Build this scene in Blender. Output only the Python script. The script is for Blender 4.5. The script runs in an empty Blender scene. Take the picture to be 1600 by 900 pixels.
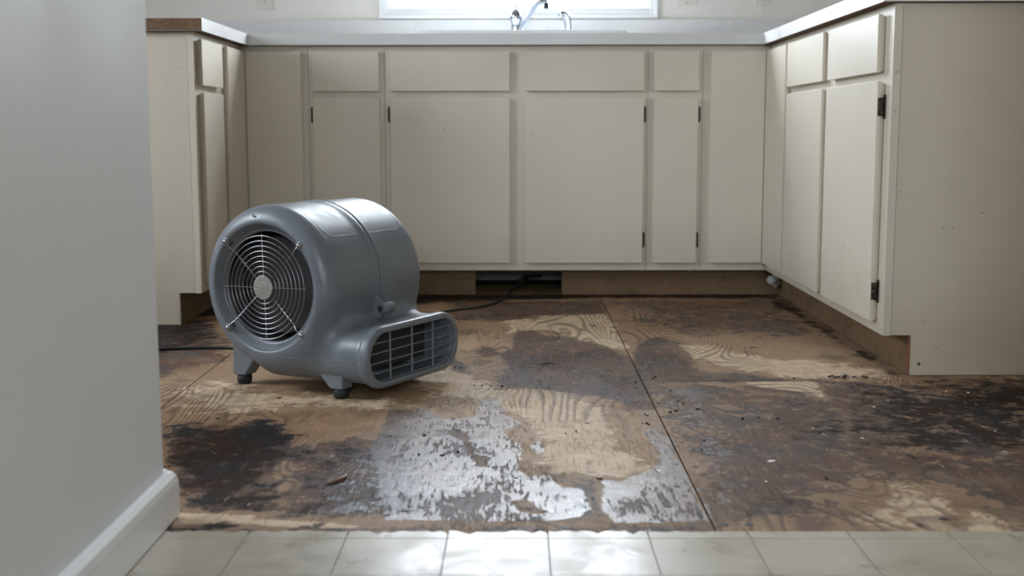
import bpy, bmesh, math, random
import numpy as np
from mathutils import Vector, Matrix
random.seed(7)
rng = np.random.default_rng(7)
C = bpy.context.scene.collection
scene = bpy.context.scene

# ------------------------------------------------------------------ camera
cd = bpy.data.cameras.new('camera'); cam = bpy.data.objects.new('camera', cd); C.objects.link(cam)
_R = Vector((0.999984, 0.005538, -0.001364)); _U = Vector((0.000646, 0.127596, 0.991826)); _F = Vector((-0.005667, 0.991811, -0.12759))
M = Matrix((_R, _U, -_F)).transposed().to_4x4()
M.translation = Vector((0.9613, -4.2597, 0.5817))
cam.matrix_world = M
cd.sensor_width = 36; cd.lens = 1900.16 * 36 / 1600
cd.clip_start = 0.05
cd.dof.use_dof = True; cd.dof.focus_distance = 2.68; cd.dof.aperture_fstop = 4.4
scene.camera = cam
# ------------------------------------------------------------------ sky, light, exposure
w = bpy.data.worlds.new('overcast_sky'); scene.world = w; w.use_nodes = True
bg = w.node_tree.nodes['Background']; bg.inputs[0].default_value = (0.83, 0.91, 1.0, 1)
_nt = w.node_tree; _tc = _nt.nodes.new('ShaderNodeTexCoord'); _sx = _nt.nodes.new('ShaderNodeSeparateXYZ'); _cr = _nt.nodes.new('ShaderNodeMapRange')
_nt.links.new(_tc.outputs['Generated'], _sx.inputs[0]); _nt.links.new(_sx.outputs[2], _cr.inputs[0])
SKY = 16.5                                  # overcast: dim ground, horizon, brighter zenith
_mx = _nt.nodes.new('ShaderNodeMath'); _mx.operation = 'MAXIMUM'; _mx.inputs[1].default_value = SKY*.25
_cr.clamp = True; _cr.inputs[1].default_value = 0.0; _cr.inputs[2].default_value = 1.0; _cr.inputs[3].default_value = SKY; _cr.inputs[4].default_value = SKY*1.9
_gt = _nt.nodes.new('ShaderNodeMath'); _gt.operation = 'GREATER_THAN'; _gt.inputs[1].default_value = -.01; _nt.links.new(_sx.outputs[2], _gt.inputs[0])
_ml = _nt.nodes.new('ShaderNodeMath'); _ml.operation = 'MULTIPLY'; _nt.links.new(_cr.outputs[0], _ml.inputs[0]); _nt.links.new(_gt.outputs[0], _ml.inputs[1])
_nt.links.new(_ml.outputs[0], _mx.inputs[0]); _nt.links.new(_mx.outputs[0], bg.inputs[1])
scene.view_settings.view_transform = 'Standard'; scene.view_settings.look = 'None'
scene.view_settings.gamma = 1.0; scene.view_settings.use_curve_mapping = False
scene.view_settings.exposure = 0.14
def portal(name, loc, rot, sx, sy):
    l = bpy.data.lights.new(name, 'AREA'); l.shape = 'RECTANGLE'; l.size = sx; l.size_y = sy
    l.cycles.is_portal = True
    o = bpy.data.objects.new(name, l); o.location = loc; o.rotation_euler = rot; C.objects.link(o)
portal('sky_portal_kitchen', (0.96, 0.80, 1.56), (math.radians(-90), 0, 0), 1.05, 1.05)
portal('sky_portal_rear', (1.03, -6.72, 1.5), (math.radians(90), 0, 0), 1.1, 1.1)
portal('sky_portal_left', (-1.72, -1.75, 1.45), (0, math.radians(-90), 0), .95, .9)

# ------------------------------------------------------------------ materials
def mat(name, color=(.5,.5,.5), rough=.5, metal=0., spec=.5, coat=0.):
    m = bpy.data.materials.new(name); m.use_nodes = True
    b = m.node_tree.nodes['Principled BSDF']
    b.inputs['Base Color'].default_value = (*color, 1); b.inputs['Roughness'].default_value = rough
    b.inputs['Metallic'].default_value = metal; b.inputs['Specular IOR Level'].default_value = spec
    b.inputs['Coat Weight'].default_value = coat
    return m
class N:
    """small node-graph writer"""
    def __init__(s, m):
        s.t = m.node_tree; s.b = s.t.nodes['Principled BSDF']
    def n(s, typ, ins=None, **kw):
        x = s.t.nodes.new(typ)
        for k, v in kw.items(): setattr(x, k, v)
        for k, v in (ins or {}).items(): s.put(x.inputs[k], v)
        return x
    def put(s, sock, v):
        if isinstance(v, bpy.types.NodeSocket): s.t.links.new(v, sock)
        elif isinstance(v, tuple) and len(v) == 3 and sock.type == 'RGBA': sock.default_value = (*v, 1)
        else: sock.default_value = v
    def math(s, op, a, b=0., clamp=False):
        x = s.n('ShaderNodeMath', {0: a, 1: b}, operation=op); x.use_clamp = clamp; return x.outputs[0]
    def mix(s, f, a, b, blend='MIX'):
        x = s.n('ShaderNodeMix', data_type='RGBA', blend_type=blend)
        s.put(x.inputs[0], f); s.put(x.inputs[6], a); s.put(x.inputs[7], b); return x.outputs[2]
    def step(s, v, a, b, lo=0., hi=1.):
        x = s.n('ShaderNodeMapRange', {0: v, 1: a, 2: b, 3: lo, 4: hi}, interpolation_type='SMOOTHSTEP'); return x.outputs[0]
    def pos(s, scale=(1,1,1), loc=(0,0,0), rot=(0,0,0), src=None):
        p = src or s.n('ShaderNodeNewGeometry').outputs['Position']
        return s.n('ShaderNodeMapping', {0: p, 1: loc, 2: rot, 3: scale}).outputs[0]
    def noise(s, vec, scale, detail=4, rough=.5, dist=0.):
        return s.n('ShaderNodeTexNoise', {'Vector': vec, 'Scale': scale, 'Detail': detail, 'Roughness': rough, 'Distortion': dist}).outputs[0]
    def bump(s, h, dist, strength=1., normal=None):
        x = s.n('ShaderNodeBump', {'Height': h, 'Distance': dist, 'Strength': strength})
        if normal: s.put(x.inputs['Normal'], normal)
        return x.outputs[0]
    def out(s, **kw):
        for k, v in kw.items(): s.put(s.b.inputs[k.replace('_', ' ')], v)

def painted(name, col, rough, grime=.25, grime_col=(.30,.24,.16), scale=1., vertical_grime=True):
    m = mat(name, col, rough); g = N(m); p = g.pos()
    big = g.noise(p, 2.2*scale, 4, .6); fine = g.noise(g.pos((14,14,2.)), 9, 3, .6)
    c = g.mix(g.step(big, .35, .75, 0, grime*.5), col, tuple(v*.82 for v in col))
    c = g.mix(g.step(fine, .55, .8, 0, .10), c, tuple(v*.8 for v in col))
    if vertical_grime:
        z = g.n('ShaderNodeSeparateXYZ', {0: p}).outputs[2]
        low = g.step(g.math('ADD', z, g.math('MULTIPLY', g.noise(g.pos((5,5,3)), 1, 5, .6), .22)), .42, .10, 0, grime)
        c = g.mix(low, c, grime_col)
        spk = g.step(g.noise(p, 55, 1, .3), .77, .80, 0, .35)
        c = g.mix(spk, c, (.2,.14,.09))
    g.out(Base_Color=c, Roughness=g.step(big, .3, .7, rough-.06, rough+.08),
          Normal=g.bump(g.noise(g.pos((30,30,90)), 5, 2, .5), .0006, .5))
    return m
M_cab   = painted('painted_cream_wood', (.665,.61,.505), .42, .30)
M_cabs  = painted('painted_cream_panel', (.62,.56,.455), .5, .34)
M_wall  = painted('painted_drywall', (.77,.785,.80), .55, .08, vertical_grime=False)
M_wallr = painted('warm_beige_drywall', (.72,.63,.51), .6, .08, vertical_grime=False)
M_wallk = painted('kitchen_drywall', (.74,.71,.66), .6, .10, vertical_grime=False)
M_ceil  = mat('ceiling_paint', (.78,.75,.70), .8)
M_trim  = painted('white_gloss_trim', (.80,.81,.82), .35, .10, vertical_grime=False)
M_lam   = painted('white_laminate', (.66,.66,.65), .30, .0, vertical_grime=False)
M_blackin = mat('cabinet_underside', (.10,.08,.06), .8)
def particle(name, a, b, scale=260):
    m = mat(name, a, .8); g = N(m)
    x = g.noise(g.pos((1,1,1.8)), scale, 3, .7); y = g.noise(g.pos(), 9, 4, .6)
    c = g.mix(g.step(x, .35, .65), a, b); c = g.mix(g.step(y, .45, .75, 0, .6), c, tuple(v*.45 for v in a))
    g.out(Base_Color=c, Normal=g.bump(x, .001, .6)); return m
M_part  = particle('raw_particleboard_edge', (.10,.055,.028), (.23,.14,.075), 190)
M_toe   = particle('bare_toe_board', (.155,.092,.046), (.185,.115,.060), 60)
M_chrome= mat('chrome', (.42,.45,.50), .14, 1.)
M_wire  = mat('grille_wire', (.42,.42,.43), .30, 1.)
M_disc  = mat('brushed_disc', (.36,.355,.34), .42, 1.)
g = N(M_disc); g.out(Base_Color=g.mix(g.step(g.noise(g.pos(), 260, 4, .7), .35, .65), (.27,.26,.25), (.46,.45,.43)), Roughness=.55)
M_blk   = mat('black_rubber', (.012,.012,.013), .6)
M_cable = mat('black_cable', (.012,.012,.013), .45)
M_rotor = mat('rotor_dark', (.05,.05,.055), .35, .5)
M_hinge = mat('dark_hinge', (.03,.026,.022), .45, .6)
g = N(M_hinge); g.out(Base_Color=g.mix(g.step(g.noise(g.pos(), 130, 3, .6), .45, .65), (.022,.02,.019), (.12,.055,.03)))
M_enamel= mat('sink_enamel', (.85,.87,.88), .12)
M_plate = mat('almond_plastic', (.68,.655,.59), .4)
M_slot  = mat('dark_slot', (.03,.03,.03), .6)
M_ply_under = mat('subfloor_dark', (.03,.022,.016), .9)
M_chip  = mat('white_paint_chip', (.82,.80,.77), .6)
M_crumb = mat('dark_crumb', (.018,.012,.010), .6)
M_shav  = mat('brown_shaving', (.13,.05,.025), .5)
M_paper = mat('white_scrap', (.40,.385,.385), .8)
# grey rotomoulded plastic with scuffs
M_fan = mat('grey_moulded_plastic', (.15,.168,.185), .42); g = N(M_fan)
tc = g.n('ShaderNodeTexCoord').outputs['Object']
s1 = g.noise(g.pos(src=tc), 11, 5, .65, .6); s2 = g.noise(g.pos((1,8,1), src=tc), 30, 4, .7); s3 = g.noise(g.pos(src=tc), 420, 2, .5)
c = g.mix(g.step(s1, .42, .72, 0, .35), (.142,.162,.182), (.20,.222,.243))
c = g.mix(g.step(s2, .62, .74, 0, .22), c, (.34,.37,.40))
c = g.mix(g.step(g.noise(g.pos(src=tc), 60, 3, .6), .70, .76, 0, .25), c, (.08,.09,.10))
g.out(Base_Color=c, Roughness=g.step(s1, .3, .7, .30, .50), Normal=g.bump(s3, .0004, .35))
M_fand = mat('grey_plastic_foot', (.15,.168,.185), .45)
M_fani = mat('grey_plastic_louvre', (.19,.21,.225), .45)
# glass
M_glass = bpy.data.materials.new('window_glass'); M_glass.use_nodes = True
t = M_glass.node_tree; t.nodes.clear()
o_ = t.nodes.new('ShaderNodeOutputMaterial'); mx = t.nodes.new('ShaderNodeMixShader'); tr = t.nodes.new('ShaderNodeBsdfTransparent')
gl = t.nodes.new('ShaderNodeBsdfGlossy'); gl.inputs['Roughness'].default_value = .02; fr = t.nodes.new('ShaderNodeFresnel'); fr.inputs[0].default_value = 1.45
ge = t.nodes.new('ShaderNodeNewGeometry'); fm = t.nodes.new('ShaderNodeMath'); fm.operation = 'MULTIPLY'; fi = t.nodes.new('ShaderNodeMath'); fi.operation = 'SUBTRACT'; fi.inputs[0].default_value = 1
t.links.new(ge.outputs['Backfacing'], fi.inputs[1]); t.links.new(fr.outputs[0], fm.inputs[0]); t.links.new(fi.outputs[0], fm.inputs[1])
t.links.new(fm.outputs[0], mx.inputs[0]); t.links.new(tr.outputs[0], mx.inputs[1]); t.links.new(gl.outputs[0], mx.inputs[2]); t.links.new(mx.outputs[0], o_.inputs[0])

# ------------------------------------------------------------------ plywood: stained, scraped, partly wet
def plywood(name, along=0.):
    m = mat(name, (.3,.2,.12), .6); g = N(m)
    A = lambda k: g.n('ShaderNodeAttribute', attribute_name=k).outputs['Fac']
    rot = (0,0,along)
    P = g.pos(rot=rot)
    n1 = g.noise(P, 5, 8, .62, .4); n2 = g.noise(P, 22, 8, .7, .3); n3 = g.noise(g.pos((1,.25,1), rot=rot), 60, 5, .75)
    # rotary-cut figure: rings of a slow field, drawn out along the sheet
    fld = g.noise(g.pos((1,.30,1), loc=(8.3,1.1,0), rot=rot), 3.6, 2, .45, .5)
    ring = g.math('FRACT', g.math('MULTIPLY', g.math('ADD', fld, g.math('MULTIPLY', n2, .012)), 34))
    line = g.math('MULTIPLY', g.step(ring, .35, .82), g.step(ring, 1., .90))
    zone = g.step(g.noise(P, 2.3, 3, .5), .43, .60)
    fib = g.noise(g.pos((1,.06,1), rot=rot), 210, 4, .75)
    fibl = g.step(fib, .50, .72)
    figure = g.math('MULTIPLY', line, zone)
    base = g.mix(g.step(n1, .3, .7), (.28,.170,.094), (.40,.27,.160))
    edge = lambda k, lo, hi, amp: g.step(g.math('ADD', A(k), g.math('ADD', g.math('MULTIPLY', g.math('SUBTRACT', n1, .5), amp), g.math('MULTIPLY', g.math('SUBTRACT', n2, .5), amp*1.7))), lo, hi)
    grub = g.math('MULTIPLY', g.math('MAXIMUM', A('mid'), A('dark')), g.step(n2, .25, .6, 1.0, .62), True)
    base = g.mix(grub, base, g.mix(g.step(n3, .4, .62), (.125,.072,.045), (.20,.132,.088)))
    pale = edge('pale', .28, .50, .9)
    base = g.mix(pale, base, g.mix(g.step(n2, .35, .65), (.50,.365,.24), (.62,.48,.335)))
    dirt = g.step(n1, .50, .66, 0, .75)
    base = g.mix(g.math('MULTIPLY', dirt, g.math('SUBTRACT', 1., pale)), base, (.13,.085,.06))
    base = g.mix(g.math('MULTIPLY', figure, .62), base, (.07,.036,.024))
    base = g.mix(g.math('MULTIPLY', fibl, .50), base, (.10,.062,.042))
    mid = edge('mid', .42, .52, 1.0)
    tone = g.noise(g.pos((1,.6,1), rot=rot), 9, 5, .6, .5)
    midc = g.mix(g.step(tone, .40, .62), (.108,.055,.034), (.064,.052,.050))
    midc = g.mix(g.step(n1, .50, .66, 0, .8), midc, (.215,.148,.102))
    midc = g.mix(g.math('MULTIPLY', g.step(n3, .58, .70), .55), midc, (.26,.20,.15))
    blot = g.noise(g.pos((1,.7,1), loc=(5,2,0), rot=rot), 16, 8, .75, .8)
    midc = g.mix(g.step(blot, .50, .64, 0, .75), midc, (.040,.030,.027))
    scr = g.noise(g.pos((1,.04,1), rot=(0,0,along+.22)), 120, 5, .8)
    patch = g.step(g.noise(g.pos(loc=(1,7,0), rot=rot), 4.5, 5, .65), .46, .62)
    scrape = g.math('MULTIPLY', g.step(scr, .54, .64), patch)
    midc = g.mix(g.math('MULTIPLY', scrape, .75), midc, (.30,.235,.18))
    midc = g.mix(g.math('MULTIPLY', fibl, .55), midc, (.03,.022,.02))
    c = g.mix(g.math('MULTIPLY', mid, .88), base, midc)
    dark = edge('dark', .40, .72, 1.1)
    darkc = g.mix(g.step(tone, .42, .60), (.022,.013,.009), (.017,.016,.018))
    darkc = g.mix(g.step(n3, .60, .72, 0, .6), darkc, (.10,.065,.045)); darkc = g.mix(g.math('MULTIPLY', scrape, .35), darkc, (.22,.17,.13))
    c = g.mix(g.math('MULTIPLY', dark, .92), c, darkc)
    # scraped flecks of bare wood and dark crumbs of old adhesive
    c = g.mix(g.math('MULTIPLY', g.step(g.noise(g.pos((1,.45,1), rot=(0,0,along+.35)), 46, 4, .7, .6), .63, .70), .7), c, (.40,.31,.23))
    c = g.mix(g.math('MULTIPLY', g.step(g.noise(P, 80, 2, .5), .71, .745), .8), c, (.02,.014,.012))
    wet = edge('wet', .42, .47, .55)
    wst = g.noise(g.pos((1,.16,1), rot=(0,0,along-.06)), 105, 7, .75, .4)
    wz = g.noise(g.pos(loc=(9,4,0), rot=rot), 6, 4, .6)
    gap = g.step(g.math('ADD', wst, g.math('MULTIPLY', wz, .6)), .84, .92)
    film = g.math('MULTIPLY', wet, g.math('SUBTRACT', 1., g.math('MULTIPLY', gap, .9)))
    c = g.mix(g.math('MULTIPLY', wet, .55), c, g.mix(g.step(fib, .42, .66), (.085,.086,.098), (.028,.021,.02)))
    c = g.mix(g.math('MULTIPLY', g.math('MULTIPLY', wet, gap), .85), c, (.035,.018,.013))
    rdry = g.step(n1, .3, .7, .56, .70)
    rmid = g.math('MULTIPLY', g.math('MAXIMUM', mid, dark), -.08)
    r = g.math('ADD', rdry, rmid)
    r = g.n('ShaderNodeMix', {0: film, 2: r, 3: g.step(wz, .35, .65, .24, .42)}).outputs[0]
    h = g.math('ADD', g.math('MULTIPLY', fib, -.9), g.math('ADD', g.math('MULTIPLY', figure, -.35), g.math('ADD', g.math('MULTIPLY', n3, .5), g.math('ADD', g.math('MULTIPLY', n2, 1.6), g.math('MULTIPLY', gap, -.8)))))
    bs = g.math('SUBTRACT', .7, g.math('MULTIPLY', wet, .15))
    g.out(Base_Color=c, Roughness=r, Normal=g.bump(h, .0009, bs))
    g.out(Specular_IOR_Level=g.math('MAXIMUM', g.math('MULTIPLY', wet, .38), g.math('SUBTRACT', .20, g.math('MULTIPLY', g.math('MAXIMUM', dark, g.math('MULTIPLY', mid, .6)), .15))))
    return m
M_plyA = plywood('water_stained_plywood'); M_plyB = plywood('water_stained_plywood_turned', .5)
def vinyl():
    m = mat('worn_vinyl_tile', (.5,.47,.4), .35); g = N(m); P = g.pos()
    a = g.noise(P, 14, 5, .6, .4); b = g.noise(P, 90, 4, .7)
    c = g.mix(g.step(a, .3, .7), (.38,.34,.26), (.46,.415,.33)); c = g.mix(g.step(b, .5, .7, 0, .3), c, (.34,.31,.25))
    c = g.mix(g.step(g.noise(P, 3, 6, .7), .60, .75, 0, .5), c, (.30,.27,.18))
    c = g.mix(g.step(g.noise(P, 26, 2, .4), .76, .79, 0, .8), c, (.06,.04,.03))
    g.out(Base_Color=c, Roughness=g.step(a, .3, .7, .26, .44), Normal=g.bump(a, .002, .5)); return m
M_vinyl = vinyl()
M_vjoint = mat('vinyl_joint', (.33,.30,.24), .6)

# ------------------------------------------------------------------ builders
ORG = {}
def obj(name, bm, m, parent=None, smooth=False, label=None, org=None):
    """one mesh object; bm is written in build space, the origin goes to the base centre"""
    if isinstance(bm, bmesh.types.BMesh):
        me = bpy.data.meshes.new(name); bm.to_mesh(me); bm.free()
    else:
        me = bm; me.name = name
    n = len(me.vertices); co = np.empty(n*3, np.float32); me.vertices.foreach_get('co', co); co = co.reshape(-1,3)
    c = np.array([(co[:,0].min()+co[:,0].max())/2, (co[:,1].min()+co[:,1].max())/2, co[:,2].min()]) if org is None else np.array(org)
    co -= c.astype(np.float32); me.vertices.foreach_set('co', co.ravel()); me.update()
    for k in (m if isinstance(m, (list, tuple)) else [m]): me.materials.append(k)
    if smooth: me.shade_smooth()
    o = bpy.data.objects.new(name, me); C.objects.link(o)
    base = ORG.get(parent, np.zeros(3)) if parent else np.zeros(3)
    o.location = Vector(c - base); ORG[o] = c
    if parent: o.parent = parent
    if label: o['label'] = label
    return o
def thing(name, label, cat, loc=(0,0,0), group=None):
    o = bpy.data.objects.new(name, None); C.objects.link(o); o.location = loc; ORG[o] = np.array(loc, float)
    o.empty_display_size = .05
    return tag(o, label, cat, group)
def tag(o, label, cat, group=None):
    o['label'] = label; o['category'] = cat
    if group: o['group'] = group
    return o
def struct(o): o['kind'] = 'structure'; return o
def box(bm, x0, x1, y0, y1, z0, z1, mi=0):
    vs = [bm.verts.new(p) for p in ((x0,y0,z0),(x1,y0,z0),(x1,y1,z0),(x0,y1,z0),(x0,y0,z1),(x1,y0,z1),(x1,y1,z1),(x0,y1,z1))]
    for f in ((3,2,1,0),(4,5,6,7),(0,1,5,4),(1,2,6,5),(2,3,7,6),(3,0,4,7)):
        bm.faces.new([vs[i] for i in f]).material_index = mi
    return vs
def B(*a, bevel=0., seg=2):
    bm = bmesh.new(); box(bm, *a)
    if bevel: bmesh.ops.bevel(bm, geom=bm.edges[:], offset=bevel, segments=seg, affect='EDGES', profile=.5)
    return bm
def bevel_all(bm, off, seg=2, ang=.6):
    es = [e for e in bm.edges if len(e.link_faces) == 2 and e.calc_face_angle(0) > ang]
    bmesh.ops.bevel(bm, geom=es, offset=off, segments=seg, affect='EDGES', profile=.5); return bm
def prism(bm, pts, axis, a, b, mi=0):
    """extrude a 2-D outline along axis 0/1/2 from a to b"""
    def P(p, t):
        q = [p[0], p[1]]; q.insert(axis, t); return q
    v0 = [bm.verts.new(P(p, a)) for p in pts]; v1 = [bm.verts.new(P(p, b)) for p in pts]
    n = len(pts); bm.faces.new(v0[::-1]).material_index = mi; bm.faces.new(v1).material_index = mi
    for i in range(n): bm.faces.new((v0[i], v0[(i+1)%n], v1[(i+1)%n], v1[i])).material_index = mi
    bmesh.ops.recalc_face_normals(bm, faces=bm.faces[:]); return bm
def tube(bm, pts, r, seg=10, closed=False, radii=None, caps=True):
    pts = [Vector(p) for p in pts]; n = len(pts); rings = []; up = None
    for i, p in enumerate(pts):
        a = pts[(i-1) % n] if (closed or i) else p; b = pts[(i+1) % n] if (closed or i < n-1) else p
        t = (b-a).normalized()
        if up is None: up = t.orthogonal().normalized()
        up = (up - t*up.dot(t)).normalized(); s = t.cross(up); rr = radii[i] if radii else r
        rings.append([bm.verts.new(p + (up*math.cos(k*2*math.pi/seg) + s*math.sin(k*2*math.pi/seg))*rr) for k in range(seg)])
    for i in range(n if closed else n-1):
        A, Bq = rings[i], rings[(i+1) % n]; off = 0
        if closed and i == n-1: off = min(range(seg), key=lambda k: (A[0].co-Bq[k].co).length)
        for k in range(seg):
            bm.faces.new((A[k], A[(k+1)%seg], Bq[(k+1+off)%seg], Bq[(k+off)%seg]))
    if not closed and caps: bm.faces.new(rings[0][::-1]); bm.faces.new(rings[-1])
    bmesh.ops.recalc_face_normals(bm, faces=bm.faces[:]); return bm
def T(pts, r, **k): return tube(bmesh.new(), pts, r, **k)
def rings_lathe(prof, c, axis=(0,0,1), seg=24):
    bm = bmesh.new(); axis = Vector(axis).normalized(); u = axis.orthogonal().normalized(); v = axis.cross(u); c = Vector(c); R = []
    for r, h in prof:
        R.append([bm.verts.new(c + axis*h + (u*math.cos(k*2*math.pi/seg)+v*math.sin(k*2*math.pi/seg))*max(r,1e-5)) for k in range(seg)])
    for a, b in zip(R, R[1:]):
        for k in range(seg): bm.faces.new((a[k], a[(k+1)%seg], b[(k+1)%seg], b[k]))
    bm.faces.new(R[0][::-1]); bm.faces.new(R[-1]); bmesh.ops.recalc_face_normals(bm, faces=bm.faces[:]); return bm
def smooth_path(pts, n=8):
    P = [Vector(p) for p in pts]; out = []
    for i in range(len(P)-1):
        p0, p1, p2, p3 = P[max(i-1,0)], P[i], P[i+1], P[min(i+2,len(P)-1)]
        for k in range(n):
            t = k/n; out.append(.5*((2*p1)+(p2-p0)*t+(2*p0-5*p1+4*p2-p3)*t*t+(3*p1-3*p2+p3-p0)*t**3))
    return out + [P[-1]]

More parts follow.
